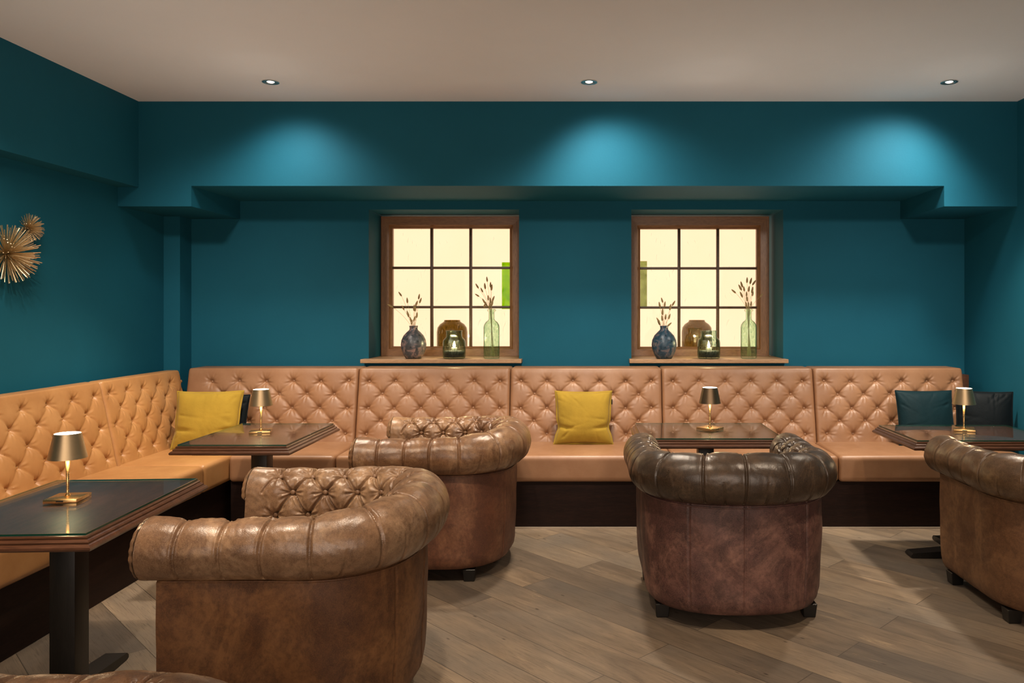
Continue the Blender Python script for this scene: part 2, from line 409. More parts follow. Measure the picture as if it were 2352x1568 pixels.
def dup(root, loc, rotz, label, group=None):
    r = root.copy(); C.objects.link(r); r.location = loc; r.rotation_euler = (0, 0, rotz); r['label'] = label
    if group: r['group'] = group
    for ch in list(root.children):
        c = ch.copy(); C.objects.link(c); c.parent = r
        for g in list(ch.children):
            d = g.copy(); C.objects.link(d); d.parent = c
    return r
def smoothstep(x): x = np.clip(x, 0, 1); return x*x*(3-2*x)

# ------------------------------------------------------------------ room shell
XL, XR, YW, YB, Y0 = -3.13, 2.86, 5.885, 5.16, -2.0     # walls, beam face, back of the room
WIN = [(-1.663, -0.522), (0.331, 1.484)]
WZ0, WZ1, WD = 1.03, 2.16, 0.325
struct(boxobj('floor', (XL-0.2, Y0-0.1, -0.1), (XR+0.2, YW+0.2, 0), M_FLOOR))
struct(boxobj('ceiling', (XL-0.2, Y0-0.1, CEIL), (XR+0.2, YW+0.6, CEIL+0.1), M_CEIL))
bm = bmesh.new()
xs = [XL-0.2, WIN[0][0], WIN[0][1], WIN[1][0], WIN[1][1], XR+0.2]
for a, b in ((0, 1), (2, 3), (4, 5)):
    bx(bm, (xs[a], YW, 0), (xs[b], YW+WD+0.4, CEIL))
for a, b in ((1, 2), (3, 4)):
    bx(bm, (xs[a], YW, 0), (xs[b], YW+WD+0.4, WZ0-0.03))
    bx(bm, (xs[a], YW, WZ1), (xs[b], YW+WD+0.4, CEIL))
struct(obj('wall_back', bm, M_WALL))
struct(boxobj('wall_left', (XL-0.2, Y0, 0), (XL, YW, CEIL), M_WALL))
struct(boxobj('wall_right', (XR, Y0, 0), (XR+0.2, YW, CEIL), M_WALL))
struct(boxobj('wall_front', (XL-0.2, Y0-0.1, 0), (XR+0.2, Y0, CEIL), plain('dim_bar_wall', (0.30, 0.22, 0.17), 0.8)))
# dropped beam along the back wall, lower at both ends; soffit along the left wall; corner pier
bm = bmesh.new()
bx(bm, (-2.64, YB, 2.224), (2.373, YW+0.001, CEIL+0.001))
struct(obj('trim_1', bm, M_WALL))
bm = bmesh.new(); bx(bm, (XL-0.001, YB, 2.088), (-2.64, YW+0.001, CEIL+0.001)); struct(obj('trim_2', bm, M_WALL))
bm = bmesh.new(); bx(bm, (2.373, YB, 2.088), (XR+0.001, YW+0.001, CEIL+0.001)); struct(obj('trim_3', bm, M_WALL))
struct(boxobj('trim_4', (XL-0.001, Y0, 2.215), (-2.99, YB+0.001, CEIL+0.001), M_WALL))
struct(boxobj('trim_5', (XL-0.001, 5.72, 0), (-3.01, YW+0.001, 2.10), M_WALL))

# ------------------------------------------------------------------ windows
def window(idx, x0, x1, fx0, fx1, gx0, gx1, gz0, gz1):
    yf = YW+WD          # frame front plane
    root = bpy.data.objects.new('window_%d' % idx, None); C.objects.link(root); struct(root)
    root.location = ((x0+x1)/2, yf, WZ0); cx = (x0+x1)/2
    def L(p): return (p[0]-cx, p[1]-yf, p[2]-WZ0)
    fz0, fz1 = WZ0-0.002, WZ1-0.012
    # mitred frame: cross-section from outer edge inwards, chamfered to the glass
    def rail(name, side, mat):
        bm = bmesh.new()
        prof = [(0.0, 0.06), (0.0, 0.0), (0.008, -0.010), (0.022, -0.012), (0.030, -0.004), (0.72, -0.002), (0.82, 0.012), (0.97, 0.020), (1.0, 0.026), (1.0, 0.06)]
        if side in ('l', 'r'):
            xo, xi = (fx0, gx0) if side == 'l' else (fx1, gx1)
            ends = [(xo, fz0, xi, gz0), (xo, fz1, xi, gz1)]
            rings = []
            for (ox, oz, ix, iz) in ends:
                rings.append([bm.verts.new(L((ox+(ix-ox)*(t if t > 0.05 else t), yf+d, oz+(iz-oz)*t))) for t, d in prof])
        else:
            zo, zi = (fz0, gz0) if side == 'b' else (fz1, gz1)
            ends = [(fx0, zo, gx0, zi), (fx1, zo, gx1, zi)]
            rings = []
            for (ox, oz, ix, iz) in ends:
                rings.append([bm.verts.new(L((ox+(ix-ox)*t, yf+d, oz+(iz-oz)*t))) for t, d in prof])
        n = len(prof)
        for k in range(n):
            bm.faces.new((rings[0][k], rings[0][(k+1) % n], rings[1][(k+1) % n], rings[1][k]))
        bm.faces.new(rings[0]); bm.faces.new(list(reversed(rings[1])))
        bmesh.ops.recalc_face_normals(bm, faces=bm.faces)
        return obj(name, bm, mat, root)
    rail('frame_stile', 'l', M_WINWOOD_V); rail('frame_stile', 'r', M_WINWOOD_V)
    rail('frame_rail', 'b', M_WINWOOD_H); rail('frame_rail', 't', M_WINWOOD_H)
    bw = 0.022
    for k in (1, 2):
        x = gx0+(gx1-gx0)*k/3
        boxobj('muntin', L((x-bw/2, yf+0.014, gz0-0.002)), L((x+bw/2, yf+0.048, gz1+0.002)), M_MUNTIN, root, 0.004)
        z = gz0+(gz1-gz0)*k/3
        boxobj('muntin', L((gx0-0.002, yf+0.016, z-bw/2+0.001)), L((gx1+0.002, yf+0.046, z+bw/2-0.001)), M_MUNTIN, root, 0.004)
    for i in range(3):
        for j in range(3):
            a = gx0+(gx1-gx0)*i/3; b = gx0+(gx1-gx0)*(i+1)/3
            c = gz0+(gz1-gz0)*j/3; d = gz0+(gz1-gz0)*(j+1)/3
            p = boxobj('glass_pane', L((a, yf+0.030, c)), L((b, yf+0.034, d)), M_PANE, root)
    # lit opal panel some way behind the glass, with the cheeks of the opening between
    pb = boxobj('opal_panel', L((x0+0.002, yf+0.36, WZ0-0.02)), L((x1-0.002, yf+0.37, WZ1+0.02)), M_BACKLIT, root)
    cream = plain('cream_reveal', (0.75, 0.66, 0.45), 0.7)
    boxobj('outer_sill', L((x0+0.002, yf+0.062, WZ0-0.02)), L((x1-0.002, yf+0.358, WZ0)), cream, root)
    return root
window(1, *WIN[0], -1.655, -0.524, -1.569, -0.628, 1.105, 2.052)
window(2, *WIN[1], 0.333, 1.452, 0.4225, 1.358, 1.102, 2.048)
# leafy picture film hanging on the lit panels
t1 = boxobj('picture_panel', (-0.725, YW+WD+0.33, 1.405), (-0.545, YW+WD+0.345, 1.80), M_LEAFP)
tag(t1, 'bright green leafy panel seen through the right panes of the left window', 'picture')
t2 = boxobj('picture_panel', (0.36, YW+WD+0.33, 1.42), (0.50, YW+WD+0.345, 1.81), M_LEAFP2)
tag(t2, 'olive green panel seen through the left edge of the right window', 'picture')

def sill(x0, x1, label):
    o = boxobj('window_sill', (x0, 5.785, 1.0), (x1, YW+WD+0.012, WZ0), M_SILL, None, 0.004)
    return o
s1 = sill(-1.70, -0.495, ''); s1['kind'] = 'structure'; s1.name = 'trim_6'
s2 = sill(0.312, 1.50, ''); s2['kind'] = 'structure'; s2.name = 'trim_7'
# sill boards narrow inside the niche: cut the ears behind the wall plane
for o, (a, b) in ((s1, WIN[0]), (s2, WIN[1])):
    me = o.data; bm = bmesh.new()
    bx(bm, (o.data.vertices[0].co.x*0+(-1.70 if o is s1 else 0.312), 5.785, 1.0), ((-0.495 if o is s1 else 1.50), YW-0.001, WZ0), 0.004)
    bx(bm, (a+0.001, YW-0.02, 1.001), (b-0.001, YW+WD+0.012, WZ0-0.0003))
    bm.to_mesh(me); bm.free()
struct(boxobj('trim_8', (-2.25, 4.952, 0.0), (2.80, 4.966, 0.010), M_TRIM))

# ------------------------------------------------------------------ ceiling downlights
bm = bmesh.new()
prof = [(0.050, 0.0), (0.050, -0.004), (0.044, -0.006), (0.036, -0.004), (0.034, 0.0), (0.022, -0.0002)]
lathe(bm, prof, 40, False, False)
r0 = thing('recessed_spotlight', 'leftmost recessed steel spotlight in the ceiling, lit', 'ceiling light', (DOWN[0][0], DOWN[0][1], CEIL-0.0005), 0, 'recessed ceiling spotlights')
obj('trim_ring', bm, M_CHROME, r0, True, 40)
bm = bmesh.new(); lathe(bm, [(0.0221, -0.0004), (0.016, -0.0035), (0.002, -0.006)], 32); obj('bulb', bm, M_LED, r0, True)
dup(r0, (DOWN[1][0], DOWN[1][1], CEIL-0.0005), 0.4, 'middle recessed steel spotlight in the ceiling, dimmest looking')
dup(r0, (DOWN[2][0], DOWN[2][1], CEIL-0.0005), 1.1, 'rightmost recessed steel spotlight in the ceiling, lit')

# ------------------------------------------------------------------ tufted banquette
def button_mesh(r=0.011, h=0.007):
    bm = bmesh.new()
    lathe(bm, [(r*0.92, -0.004), (r, 0.0), (r*0.93, h*0.55), (r*0.6, h*0.92), (r*0.15, h)], 16)
    me = bpy.data.meshes.new('button'); bm.to_mesh(me); bm.free()
    for p in me.polygons: p.use_smooth = True
    return me
BTN_TAN = button_mesh(); BTN_TAN.materials.append(M_TAN)
BTN_TAN_LIT = button_mesh(); BTN_TAN_LIT.materials.append(M_TAN_LIT)

def panel(width, first, pitch, nb, T, mat, btn, parent, seed, drop=0.0):
    """leaning tufted backrest in local frame: x along 0..width, face toward -y; foot at y=0,z=0.46; leans to y=+0.11"""
    rng = np.random.RandomState(seed)
    H = 0.505-drop; lean = 0.105
    vrow = [0.428, 0.338, 0.240, 0.150, 0.062]       # heights above the foot
    btns = []
    for r, vz in enumerate(vrow):
        if r % 2 == 0: us = [first+pitch*i for i in range(nb)]
        else: us = [first+pitch*(i+0.5) for i in range(nb-1)]
        for u in us: btns.append((u+rng.uniform(-.003, .003), vz+rng.uniform(-.003, .003), r))
    segs = []
    for (u, v, r) in btns:
        for (u2, v2, r2) in btns:
            if r2 == r+1 and abs(abs(u2-u)-pitch/2) < 0.02: segs.append(((u, v), (u2, v2), 1.0))
    edge_u = [b for b in btns if b[2] % 2 == 0]
    nu = int(width/0.0055); nv = int(H/0.0055)
    U, V = np.meshgrid(np.linspace(0, width, nu+1), np.linspace(0, H, nv+1), indexing='ij')
    D = np.zeros_like(U)
    dmin = np.full_like(U, 1.0); tt = np.zeros_like(U)
    for (a, b, s) in segs:
        ax, ay = a; dx, dy = b[0]-ax, b[1]-ay; L2 = dx*dx+dy*dy
        t = np.clip(((U-ax)*dx+(V-ay)*dy)/L2, 0, 1)
        # slightly bowed crease
        bow = 0.006*np.sin(PI*t)
        d = np.hypot(U-ax-t*dx, V-ay-t*dy-bow)
        m = d < dmin; dmin[m] = d[m]; tt[m] = t[m]
    mid = np.sin(PI*tt)
    D -= (0.0085-0.0035*mid)*np.exp(-(dmin/0.0075))
    # offset second fold beside the crease
    D -= 0.0055*np.exp(-(dmin/0.022)**1.2)
    bd = np.full_like(U, 1.0); bang = np.zeros_like(U)
    for k, (u, v, r) in enumerate(btns):
        d = np.hypot(U-u, V-v); m = d < bd; bd[m] = d[m]; bang[m] = (np.arctan2(V-v, U-u)+k*1.3)[m]
    D -= 0.016*np.exp(-(bd/0.016)**1.5) + 0.009*np.exp(-(bd/0.040)**1.3)
    wr = np.cos(bang*9)+0.6*np.cos(bang*14+1.0)
    D += 0.0016*wr*np.exp(-((bd-0.032)/0.022)**2)
    # short pleats from border buttons to the edges
    for (u, v, r) in btns:
        if r == 0:
            for du, sl in ((0.0, rng.uniform(-.12, .12)), (0.02, 0.35), (-0.016, -0.3)):
                tloc = (V-v); d = np.abs(U-u-du*0.3-sl*tloc)
                D -= 0.0028*np.exp(-(d/0.005))*np.where(tloc > 0, np.exp(-tloc/0.045), 0)
        if r == 4:
            for sl in (-0.45, 0.0, 0.4):
                tloc = (v-V); d = np.abs(U-u-sl*tloc)
                D -= 0.0030*np.exp(-(d/0.005))*np.where(tloc > 0, np.exp(-tloc/0.05), 0)
        for edge, sgn in ((0, -1), (width, 1)):
            if abs(u-edge) < pitch*0.62:
                for sl in (0.25, -0.1):
                    tloc = sgn*(U-u); d = np.abs(V-v-sl*tloc)
                    D -= 0.0028*np.exp(-(d/0.005))*np.where(tloc > 0, np.exp(-tloc/0.05), 0)
    D += 0.008*np.sin(PI*np.clip(U/width, 0, 1))**0.3
    # rounded vertical borders
    be = np.minimum(U, width-U)
    D -= 0.016*np.exp(-(be/0.007))
    te = H-V
    D -= 0.003*np.exp(-(te/0.01))
    # position: lean plane
    ca = lean/H
    X = U; Y = ca*V - D; Z = 0.46+V
    P = np.stack([X, Y, Z], -1)
    # wrap the top: rounded edge then flat to the wall
    rows = [P[:, j, :] for j in range(nv+1)]
    ytop = P[:, -1, 1]; r = 0.016
    for a in (25, 50, 75, 90):
        aa = math.radians(a)
        rows.append(np.stack([X[:, 0], ytop+r*(1-math.cos(aa))*1.0, 0.46+H+r*math.sin(aa)-0.0+np.zeros(nu+1)-0.010*np.exp(-(be[:, 0]/0.007))], -1))
    for yy in (0.128+(T-0.128)*0.3, 0.128+(T-0.128)*0.6, T):
        rows.append(np.stack([X[:, 0], np.full(nu+1, yy), 0.46+H+r+np.zeros(nu+1)-0.010*np.exp(-(be[:, 0]/0.007))], -1))
    G = np.stack(rows, 1); n0, n1 = G.shape[0], G.shape[1]
    verts = G.reshape(-1, 3).tolist()
    idx = np.arange(n0*n1).reshape(n0, n1)
    f = np.stack([idx[:-1, :-1], idx[1:, :-1], idx[1:, 1:], idx[:-1, 1:]], -1).reshape(-1, 4).tolist()
    # side closures: fan strips to the back edge
    for e, flip in ((0, False), (n0-1, True)):
        base = len(verts)
        for j in range(n1): verts.append([G[e, j, 0]+(0.0005 if not flip else -0.0005), T, G[e, j, 2]])
        for j in range(n1-1):
            q = [int(idx[e, j]), int(idx[e, j+1]), base+j+1, base+j]
            f.append(q if not flip else q[::-1])
    o = npmesh('backrest', verts, f, mat, parent, True, 50)
    for (u, v, r) in btns:
        b = bpy.data.objects.new('button', btn); C.objects.link(b); b.parent = o
        b.location = (u, ca*v+0.0185+0.006, 0.46+v)
        b.rotation_euler = (PI/2-math.atan(ca), 0, 0)
    return o

def cushion_slab(name, lo, hi, mat, parent, r=0.028, crown=0.008, seed=0, skew=None):
    """upholstered slab with a soft crown and rounded edges"""
    nx = max(6, int((hi[0]-lo[0])/0.03)); ny = max(6, int((hi[1]-lo[1])/0.03))
    bm = bmesh.new(); bx(bm, lo, hi, r, 4)
    es = bm.edges[:]
    bmesh.ops.subdivide_edges(bm, edges=[e for e in es if e.calc_length() > 0.1], cuts=10, use_grid_fill=True)
    cx, cy = (lo[0]+hi[0])/2, (lo[1]+hi[1])/2
    rng = np.random.RandomState(seed)
    for v in bm.verts:
        u = abs(v.co.x-cx)/((hi[0]-lo[0])/2); w_ = abs(v.co.y-cy)/((hi[1]-lo[1])/2)
        if v.co.z > (lo[2]+hi[2])/2: v.co.z += crown*(1-u**4)*(1-w_**4)
        if skew: v.co = skew(v.co)
    return obj(name, bm, mat, parent, True)

SEAT_Z0, SEAT_Z = 0.302, 0.470
# back run: local x = world x, local y=0 at the foot of the backrest (world 5.45)
YBK = 5.45
def back_module(x0, x1, sx0, sx1, first, pitch, nb, label, seed):
    t = thing('banquette_seat', label, 'banquette', (x0, YBK, 0), 0, 'upholstered banquette sections round the room')
    panel(x1-x0-0.004, first, pitch, nb, 0.32, M_TAN, BTN_TAN, t, seed)
    cushion_slab('seat_cushion', (sx0-x0+0.002, -0.52, SEAT_Z0), (sx1-x0-0.002, 0.03, SEAT_Z), M_TAN, t, 0.024, 0.006, seed)
    boxobj('plinth', (sx0-x0, -0.482, 0.002), (sx1-x0, 0.40, SEAT_Z0-0.001), M_PLINTH, t)
    return t
SEAMS = [-2.866, -1.640, -0.553, 0.532, 1.617, 2.692]
SS = [-2.288, -1.61, -0.54, 0.54, 1.60, 2.80]
LBL = ['tan tufted banquette section in the back corner behind the yellow cushion',
       'tan tufted banquette section under the left window behind the rear left armchair',
       'tan tufted banquette section between the windows with a yellow cushion on it',
       'tan tufted banquette section under the right window behind the dark armchair',
       'tan tufted banquette section at the right end of the back wall with dark cushions']
for k in range(5):
    x0, x1 = SEAMS[k], SEAMS[k+1]
    if k == 0: back_module(x0, x1, SS[0], SS[1], x1-x0-0.075-0.196*5, 0.196, 6, LBL[k], 10+k)
    else: back_module(x0, x1, SS[k], SS[k+1], 0.077, (x1-x0-0.154)/5, 6, LBL[k], 10+k)
# left run: rotated 90 degrees; local x runs toward the camera... face toward +X
def left_module(y0, y1, label, seed, corner=False):
    """y0 > y1 ; local x=0 at y1 side. rotation +90: local +x -> world +y, local -y -> world +x"""
    t = thing('banquette_seat', label, 'banquette', (-2.80, y1, 0), PI/2, 'upholstered banquette sections round the room')
    W = y0-y1
    pitch = 0.19 if not corner else 0.17
    nb = 6
    first = 0.075
    if not corner: pitch = (W-0.15)/5
    p = panel(W-0.004, first, pitch, nb, 0.185, M_TAN_LIT, BTN_TAN_LIT, t, seed, 0.010)
    cushion_slab('seat_cushion', (0.002, -0.51, SEAT_Z0), (W-0.002 if not corner else W-0.10, 0.03, SEAT_Z), M_TAN_LIT, t, 0.024, 0.006, seed)
    boxobj('plinth', (0, -0.47, 0.002), (W-0.10 if corner else W, 0.32, SEAT_Z0-0.001), M_PLINTH, t)
    return t
left_module(5.53, 4.63, 'warm-lit tan tufted banquette section on the left wall, the one nearest the corner', 31, True)
left_module(4.63, 3.50, 'warm-lit tan tufted banquette section on the left wall behind the front table lamp', 32)
left_module(3.50, 2.37, 'warm-lit tan tufted banquette section at the left frame edge, nearest the camera', 33)

# ------------------------------------------------------------------ tub armchairs
def chair_path():
    a, b, yc, n = 0.384, 0.31, 0.42, 2.35
    pts = []
    for k in range(0, 401):
        t = (k/400)*PI/2
        x = a*(math.sin(t)**(2/n)) if k > 0 else 0.0
        y = yc-b*(math.cos(t)**(2/n)) if k < 400 else yc
        pts.append((x, y))
    yend = 0.854
    m = 80
    for k in range(1, m+1): pts.append((a+0.004*(k/m), yc+(yend-yc)*k/m))
    pts = np.array(pts)
    full = np.concatenate([np.stack([-pts[:0:-1, 0], pts[:0:-1, 1]], -1), pts])
    seg = np.hypot(*(full[1:]-full[:-1]).T); s = np.concatenate([[0], np.cumsum(seg)])
    L = s[-1]
    return full, s-L/2, L
PATH, PS, PL = chair_path()
def path_at(u):
    x = np.interp(u, PS, PATH[:, 0]); y = np.interp(u, PS, PATH[:, 1])
    e = 0.012
    dx = np.interp(np.clip(u+e, PS[0], PS[-1]), PS, PATH[:, 0])-np.interp(np.clip(u-e, PS[0], PS[-1]), PS, PATH[:, 0])
    dy = np.interp(np.clip(u+e, PS[0], PS[-1]), PS, PATH[:, 1])-np.interp(np.clip(u-e, PS[0], PS[-1]), PS, PATH[:, 1])
    l = np.hypot(dx, dy); dx, dy = dx/l, dy/l
    return x, y, dy, -dx       # normal pointing outward (right side: +x)
def backness(u): return 1-smoothstep((np.abs(u)-0.10)/0.55)
def lift(u): return 0.014*backness(u)
def rscale(u): return (0.092+0.018*backness(u))/0.105
R = 0.105
TH0 = -68.0
def prof(s):
    """cross-section point and outward normal (n, z) at arclength s"""
    s = np.asarray(s, float)
    sr = (180-TH0)*PI/180*R
    th = np.radians(TH0)+np.clip(s, 0, sr)/R
    n = R*np.cos(th); z = R*np.sin(th); nn = np.cos(th); nz = np.sin(th)
    ex = np.clip(s-sr, 0, None)
    n = n-0.10*ex; z = z-ex
    return n, z, nn, nz
SR = (180-TH0)*PI/180*R; STOT = SR+0.24
def s_of(theta): return (theta-TH0)*PI/180*R
SA, SB, SC_, SD = s_of(116), s_of(170), s_of(170)+0.105, s_of(170)+0.21

def base_pos(u, s, d=0.0):
    x, y, nx, ny = path_at(u); n, z, nn, nz = prof(s)
    k = rscale(u); zz = 0.648+lift(u)+z*k+nz*d; off = n*k+nn*d
    return np.stack(np.broadcast_arrays(x+nx*off, y+ny*off, zz), -1)

curve = 0.19
UA = [0.0, 0.165, 0.33, 0.485]
u_ = 0.485
while u_+0.13 < PL/2-0.05: u_ += 0.132; UA.append(u_)
UA = sorted([-u for u in UA[1:]]+UA)
UBm = [(p+q)/2 for p, q in zip(UA, UA[1:])]
UBm = [UA[0]-0.066]*0+UBm
BT = [(u, SA, 'A') for u in UA]+[(u, SB, 'B') for u in UBm]+[(u, SC_, 'C') for u in UA]
def build_roll():
    rng = np.random.RandomState(3)
    nu, ns = 620, 230
    uu = np.linspace(-PL/2, PL/2, nu+1); ss = np.linspace(0, STOT, ns+1)
    U, Sg = np.meshgrid(uu, ss, indexing='ij')
    P0 = base_pos(U, Sg)
    cre = []   # (points, kind)
    kd_pts = []; kd_w = []
    def add_line(u0, s0, u1, s1, w0, w1, bow=0.0, n=22):
        for k in range(n+1):
            t = k/n
            u = u0+(u1-u0)*t; s = s0+(s1-s0)*t+bow*math.sin(PI*t)
            kd_pts.append(base_pos(np.array(u), np.array(s))); kd_w.append(w0+(w1-w0)*t)
    for i, u in enumerate(UA):
        jit = rng.uniform(-0.010, 0.010)
        add_line(u, SA, u+jit, 0.02, 1.0, 0.55, n=60)
    for u in UBm:                      # extra short pleats at the outer foot of the roll in the curve
        if abs(u) < 0.42:
            add_line(u+rng.uniform(-.02, .02), 0.01, u+rng.uniform(-.012, .012), 0.13, 0.75, 0.12, n=18)
    for i, u in enumerate(UBm):
        for ua in (UA[i], UA[i+1]):
            add_line(ua, SA, u, SB, 1.0, 1.0, 0.0); add_line(u, SB, ua, SC_, 1.0, 0.9)
            add_line(ua, SC_, u, SD, 0.9, 0.9)
    for s0, s1 in ((SA, SB), (SB, SC_)):
        for e in (0, -1):
            add_line(UA[e], SA, UA[e]+(-0.05 if e == 0 else 0.05), SB, 0.9, 0.4)
    kd = KDTree(len(kd_pts))
    for i, p in enumerate(kd_pts): kd.insert(Vector(p), i)
    kd.balance()
    kb = KDTree(len(BT))
    bp = [base_pos(np.array(u), np.array(s)) for u, s, r in BT]
    for i, p in enumerate(bp): kb.insert(Vector(p), i)
    kb.balance()
    flat = P0.reshape(-1, 3); Dm = np.zeros(len(flat)); Wm = np.zeros(len(flat)); Bd = np.zeros(len(flat)); Ang = np.zeros(len(flat))
    Uf = U.reshape(-1); Sf = Sg.reshape(-1)
    for i, p in enumerate(flat):
        _, j, d = kd.find(p); Dm[i] = d; Wm[i] = kd_w[j]
        _, j, d = kb.find(p); Bd[i] = d; Ang[i] = math.atan2(Sf[i]-BT[j][1], (Uf[i]-BT[j][0]))+j*0.9
    D = 0.006 - Wm*(0.0135*np.exp(-(Dm/0.0038)**1.6) - 0.0030*np.exp(-((Dm-0.0085)/0.0035)**2) + 0.0080*np.exp(-(Dm/0.020)**1.2))
    D -= 0.024*np.exp(-(Bd/0.015)**1.5)+0.010*np.exp(-(Bd/0.040)**1.5)
    D += 0.0022*(np.cos(Ang*8)+0.7*np.cos(Ang*13+2))*np.exp(-((Bd-0.030)/0.018)**2)*1.3
    # slow unevenness of old padding
    D += 0.0028*np.sin(Uf*17+1.3*np.sin(Sf*19))*np.cos(Sf*14+Uf*5)
    D += 0.0004*np.sin(Uf*95+5*np.sin(Sf*33+Uf*11))*np.sin(Sf*60+3*np.sin(Uf*41))
    D *= 0.35+0.65*np.clip(Sf/0.03, 0, 1)
    P = base_pos(Uf, Sf, D).reshape(nu+1, ns+1, 3)
    verts = P.reshape(-1, 3).tolist(); idx = np.arange((nu+1)*(ns+1)).reshape(nu+1, ns+1)
    f = np.stack([idx[:-1, :-1], idx[:-1, 1:], idx[1:, 1:], idx[1:, :-1]], -1).reshape(-1, 4).tolist()
    # domed arm fronts over the round part of the roll
    js = int(round(SR/STOT*ns))+3
    for e, sg in ((0, -1), (nu, 1)):
        ring = P[e]; x, y, _, _ = path_at(np.array(uu[e])); x, y = float(x), float(y)
        cz = 0.648+float(lift(uu[e])); prev = [int(q) for q in idx[e][:js+1]]
        for k in range(1, 9):
            ph = k/9*PI/2; cc, sn = math.cos(ph), math.sin(ph); new = []
            for j in range(js+1):
                p = ring[j]; c = np.array([x, y, cz])
                m = cc*(1+0.035*math.sin(j*0.55)*sn)
                q = c+(p-c)*m
                new.append(len(verts)); verts.append([q[0], q[1]+0.040*sn, q[2]])
            loop = list(range(js+1))+[0]
            for a_, b_ in zip(loop, loop[1:]):
                q = [prev[a_], prev[b_], new[b_], new[a_]]
                f.append(q if sg < 0 else q[::-1])
            prev = new
        ci = len(verts); verts.append([x, y+0.041, cz])
        for a_, b_ in zip(loop, loop[1:]):
            q = [prev[a_], prev[b_], ci]
            f.append(q if sg < 0 else q[::-1])
    return verts, f
RV, RF = build_roll()
BTN_CH = button_mesh(0.0105, 0.008)

def build_body():
    seams = [-0.225, 0.005, 0.285]
    pr = [(0.024, 0.562), (0.031, 0.556), (0.033, 0.50), (0.033, 0.40), (0.031, 0.30), (0.026, 0.20), (0.023, 0.130), (0.015, 0.092), (0.0, 0.070), (-0.030, 0.062), (-0.15, 0.062), (-0.15, 0.34), (-0.10, 0.43)]
    fine = []
    for (a, b) in zip(pr, pr[1:]):
        k = 6 if abs(a[1]-b[1]) > 0.05 and a[0] > 0 else 2
        for i in range(k): fine.append((a[0]+(b[0]-a[0])*i/k, a[1]+(b[1]-a[1])*i/k))
    fine.append(pr[-1]); pr = fine
    nu = 560
    umax = PL/2-0.035
    uu = np.linspace(-umax, umax, nu+1)
    x, y, nx, ny = path_at(uu)
    lf = lift(uu)
    g = np.zeros(nu+1)
    for s in seams:
        g -= 0.0045*np.exp(-(np.abs(uu-s)/0.0035)); g += 0.0016*np.exp(-((np.abs(uu-s)-0.009)/0.004)**2)
    verts = []; n1 = len(pr)
    for i in range(nu+1):
        for (n, z) in pr:
            outer = n > 0
            wob = (0.0025*math.sin(uu[i]*17+z*9)*math.sin(z*21+uu[i]*6)) if outer else 0
            nn = n+(g[i]+wob if outer else 0)
            # the back leans out a touch toward the top
            zz = z-0.004*max(0, (z-0.3)/0.26)
            verts.append((x[i]+nx[i]*nn, y[i]+ny[i]*nn, zz))
    idx = np.arange((nu+1)*n1).reshape(nu+1, n1)
    f = np.stack([idx[:-1, 1:], idx[:-1, :-1], idx[1:, :-1], idx[1:, 1:]], -1).reshape(-1, 4).tolist()
    f.append([int(k) for k in idx[0][::1]]); f.append([int(k) for k in idx[-1][::-1]])
    for i in range(nu): f.append([int(idx[i, 0]), int(idx[i, -1]), int(idx[i+1, -1]), int(idx[i+1, 0])])
    return verts, f
BV, BF = build_body()

def build_piping():
    bm = bmesh.new()
    um = PL/2-0.046; pts = []
    for u in np.linspace(-um, um, 160):
        x, y, nx, ny = path_at(np.array(u)); pts.append((float(x+nx*0.034), float(y+ny*0.034), 0.556-0.012*float(backness(u))))
    tube(bm, pts, 0.0038, 8)
    return bm

def make_chair(label, roll_m, body_m):
    t = thing('tub_armchair', label, 'armchair', (0, 0, 0), 0, 'buttoned leather tub armchairs')
    r = npmesh('rolled_back_and_arms', RV, RF, roll_m, t, True)
    for i, (u, s, row) in enumerate(BT):
        b = bpy.data.objects.new('button', BTN_CH); C.objects.link(b); b.parent = r
        p = base_pos(np.array(u), np.array(s), -0.021)
        x, y, nx, ny = path_at(np.array(u)); _, _, nn, nz = prof(s)
        b.location = p.tolist()
        b.rotation_euler = Vector((float(nx*nn), float(ny*nn), float(nz))).to_track_quat('Z', 'Y').to_euler()
    if not BTN_CH.materials: BTN_CH.materials.append(roll_m)
    npmesh('outer_body', BV, BF, body_m, t, True, 45)
    obj('piping', build_piping(), body_m, t, True)
    boxobj('seat_frame', (-0.262, 0.20, 0.072), (0.262, 0.825, 0.30), body_m, t, 0.02, 3)
    cushion_slab('seat_cushion', (-0.255, 0.22, 0.302), (0.255, 0.845, 0.45), roll_m, t, 0.035, 0.02, 5)
    for sx, sy in ((-0.335, 0.29), (0.335, 0.29), (-0.36, 0.775), (0.36, 0.775)):
        bm = bmesh.new(); vs = bx(bm, (sx-0.034, sy-0.034, 0.001), (sx+0.034, sy+0.034, 0.0635), 0.003, 1)
        for v in bm.verts:
            k = 0.80+0.20*(v.co.z/0.07); v.co.x = sx+(v.co.x-sx)*k; v.co.y = sy+(v.co.y-sy)*k
        obj('foot', bm, M_BLACK, t)
    return t
def recolor(root, roll_m, body_m):
    for ch in root.children:
        n = ch.name.split('.')[0]
        m = roll_m if n in ('rolled_back_and_arms', 'seat_cushion') else (body_m if n in ('outer_body', 'piping', 'seat_frame') else None)
        if m is not None and ch.material_slots:
            ch.material_slots[0].link = 'OBJECT'; ch.material_slots[0].material = m
        for g in ch.children:
            if g.material_slots: g.material_slots[0].link = 'OBJECT'; g.material_slots[0].material = roll_m
ch1 = make_chair('worn tan and russet leather tub armchair in the left foreground, its whole side in view', AGED_ROLL, AGED_BODY)
ch1.location = (-0.522, 2.825, 0); ch1.rotation_euler = (0, 0, PI/2)
ch2 = dup(ch1, (-0.325, 4.355, 0), PI/2+0.01, 'chestnut leather tub armchair behind the foreground one, beside the back left table')
recolor(ch2, RUST_ROLL, RUST_BODY)
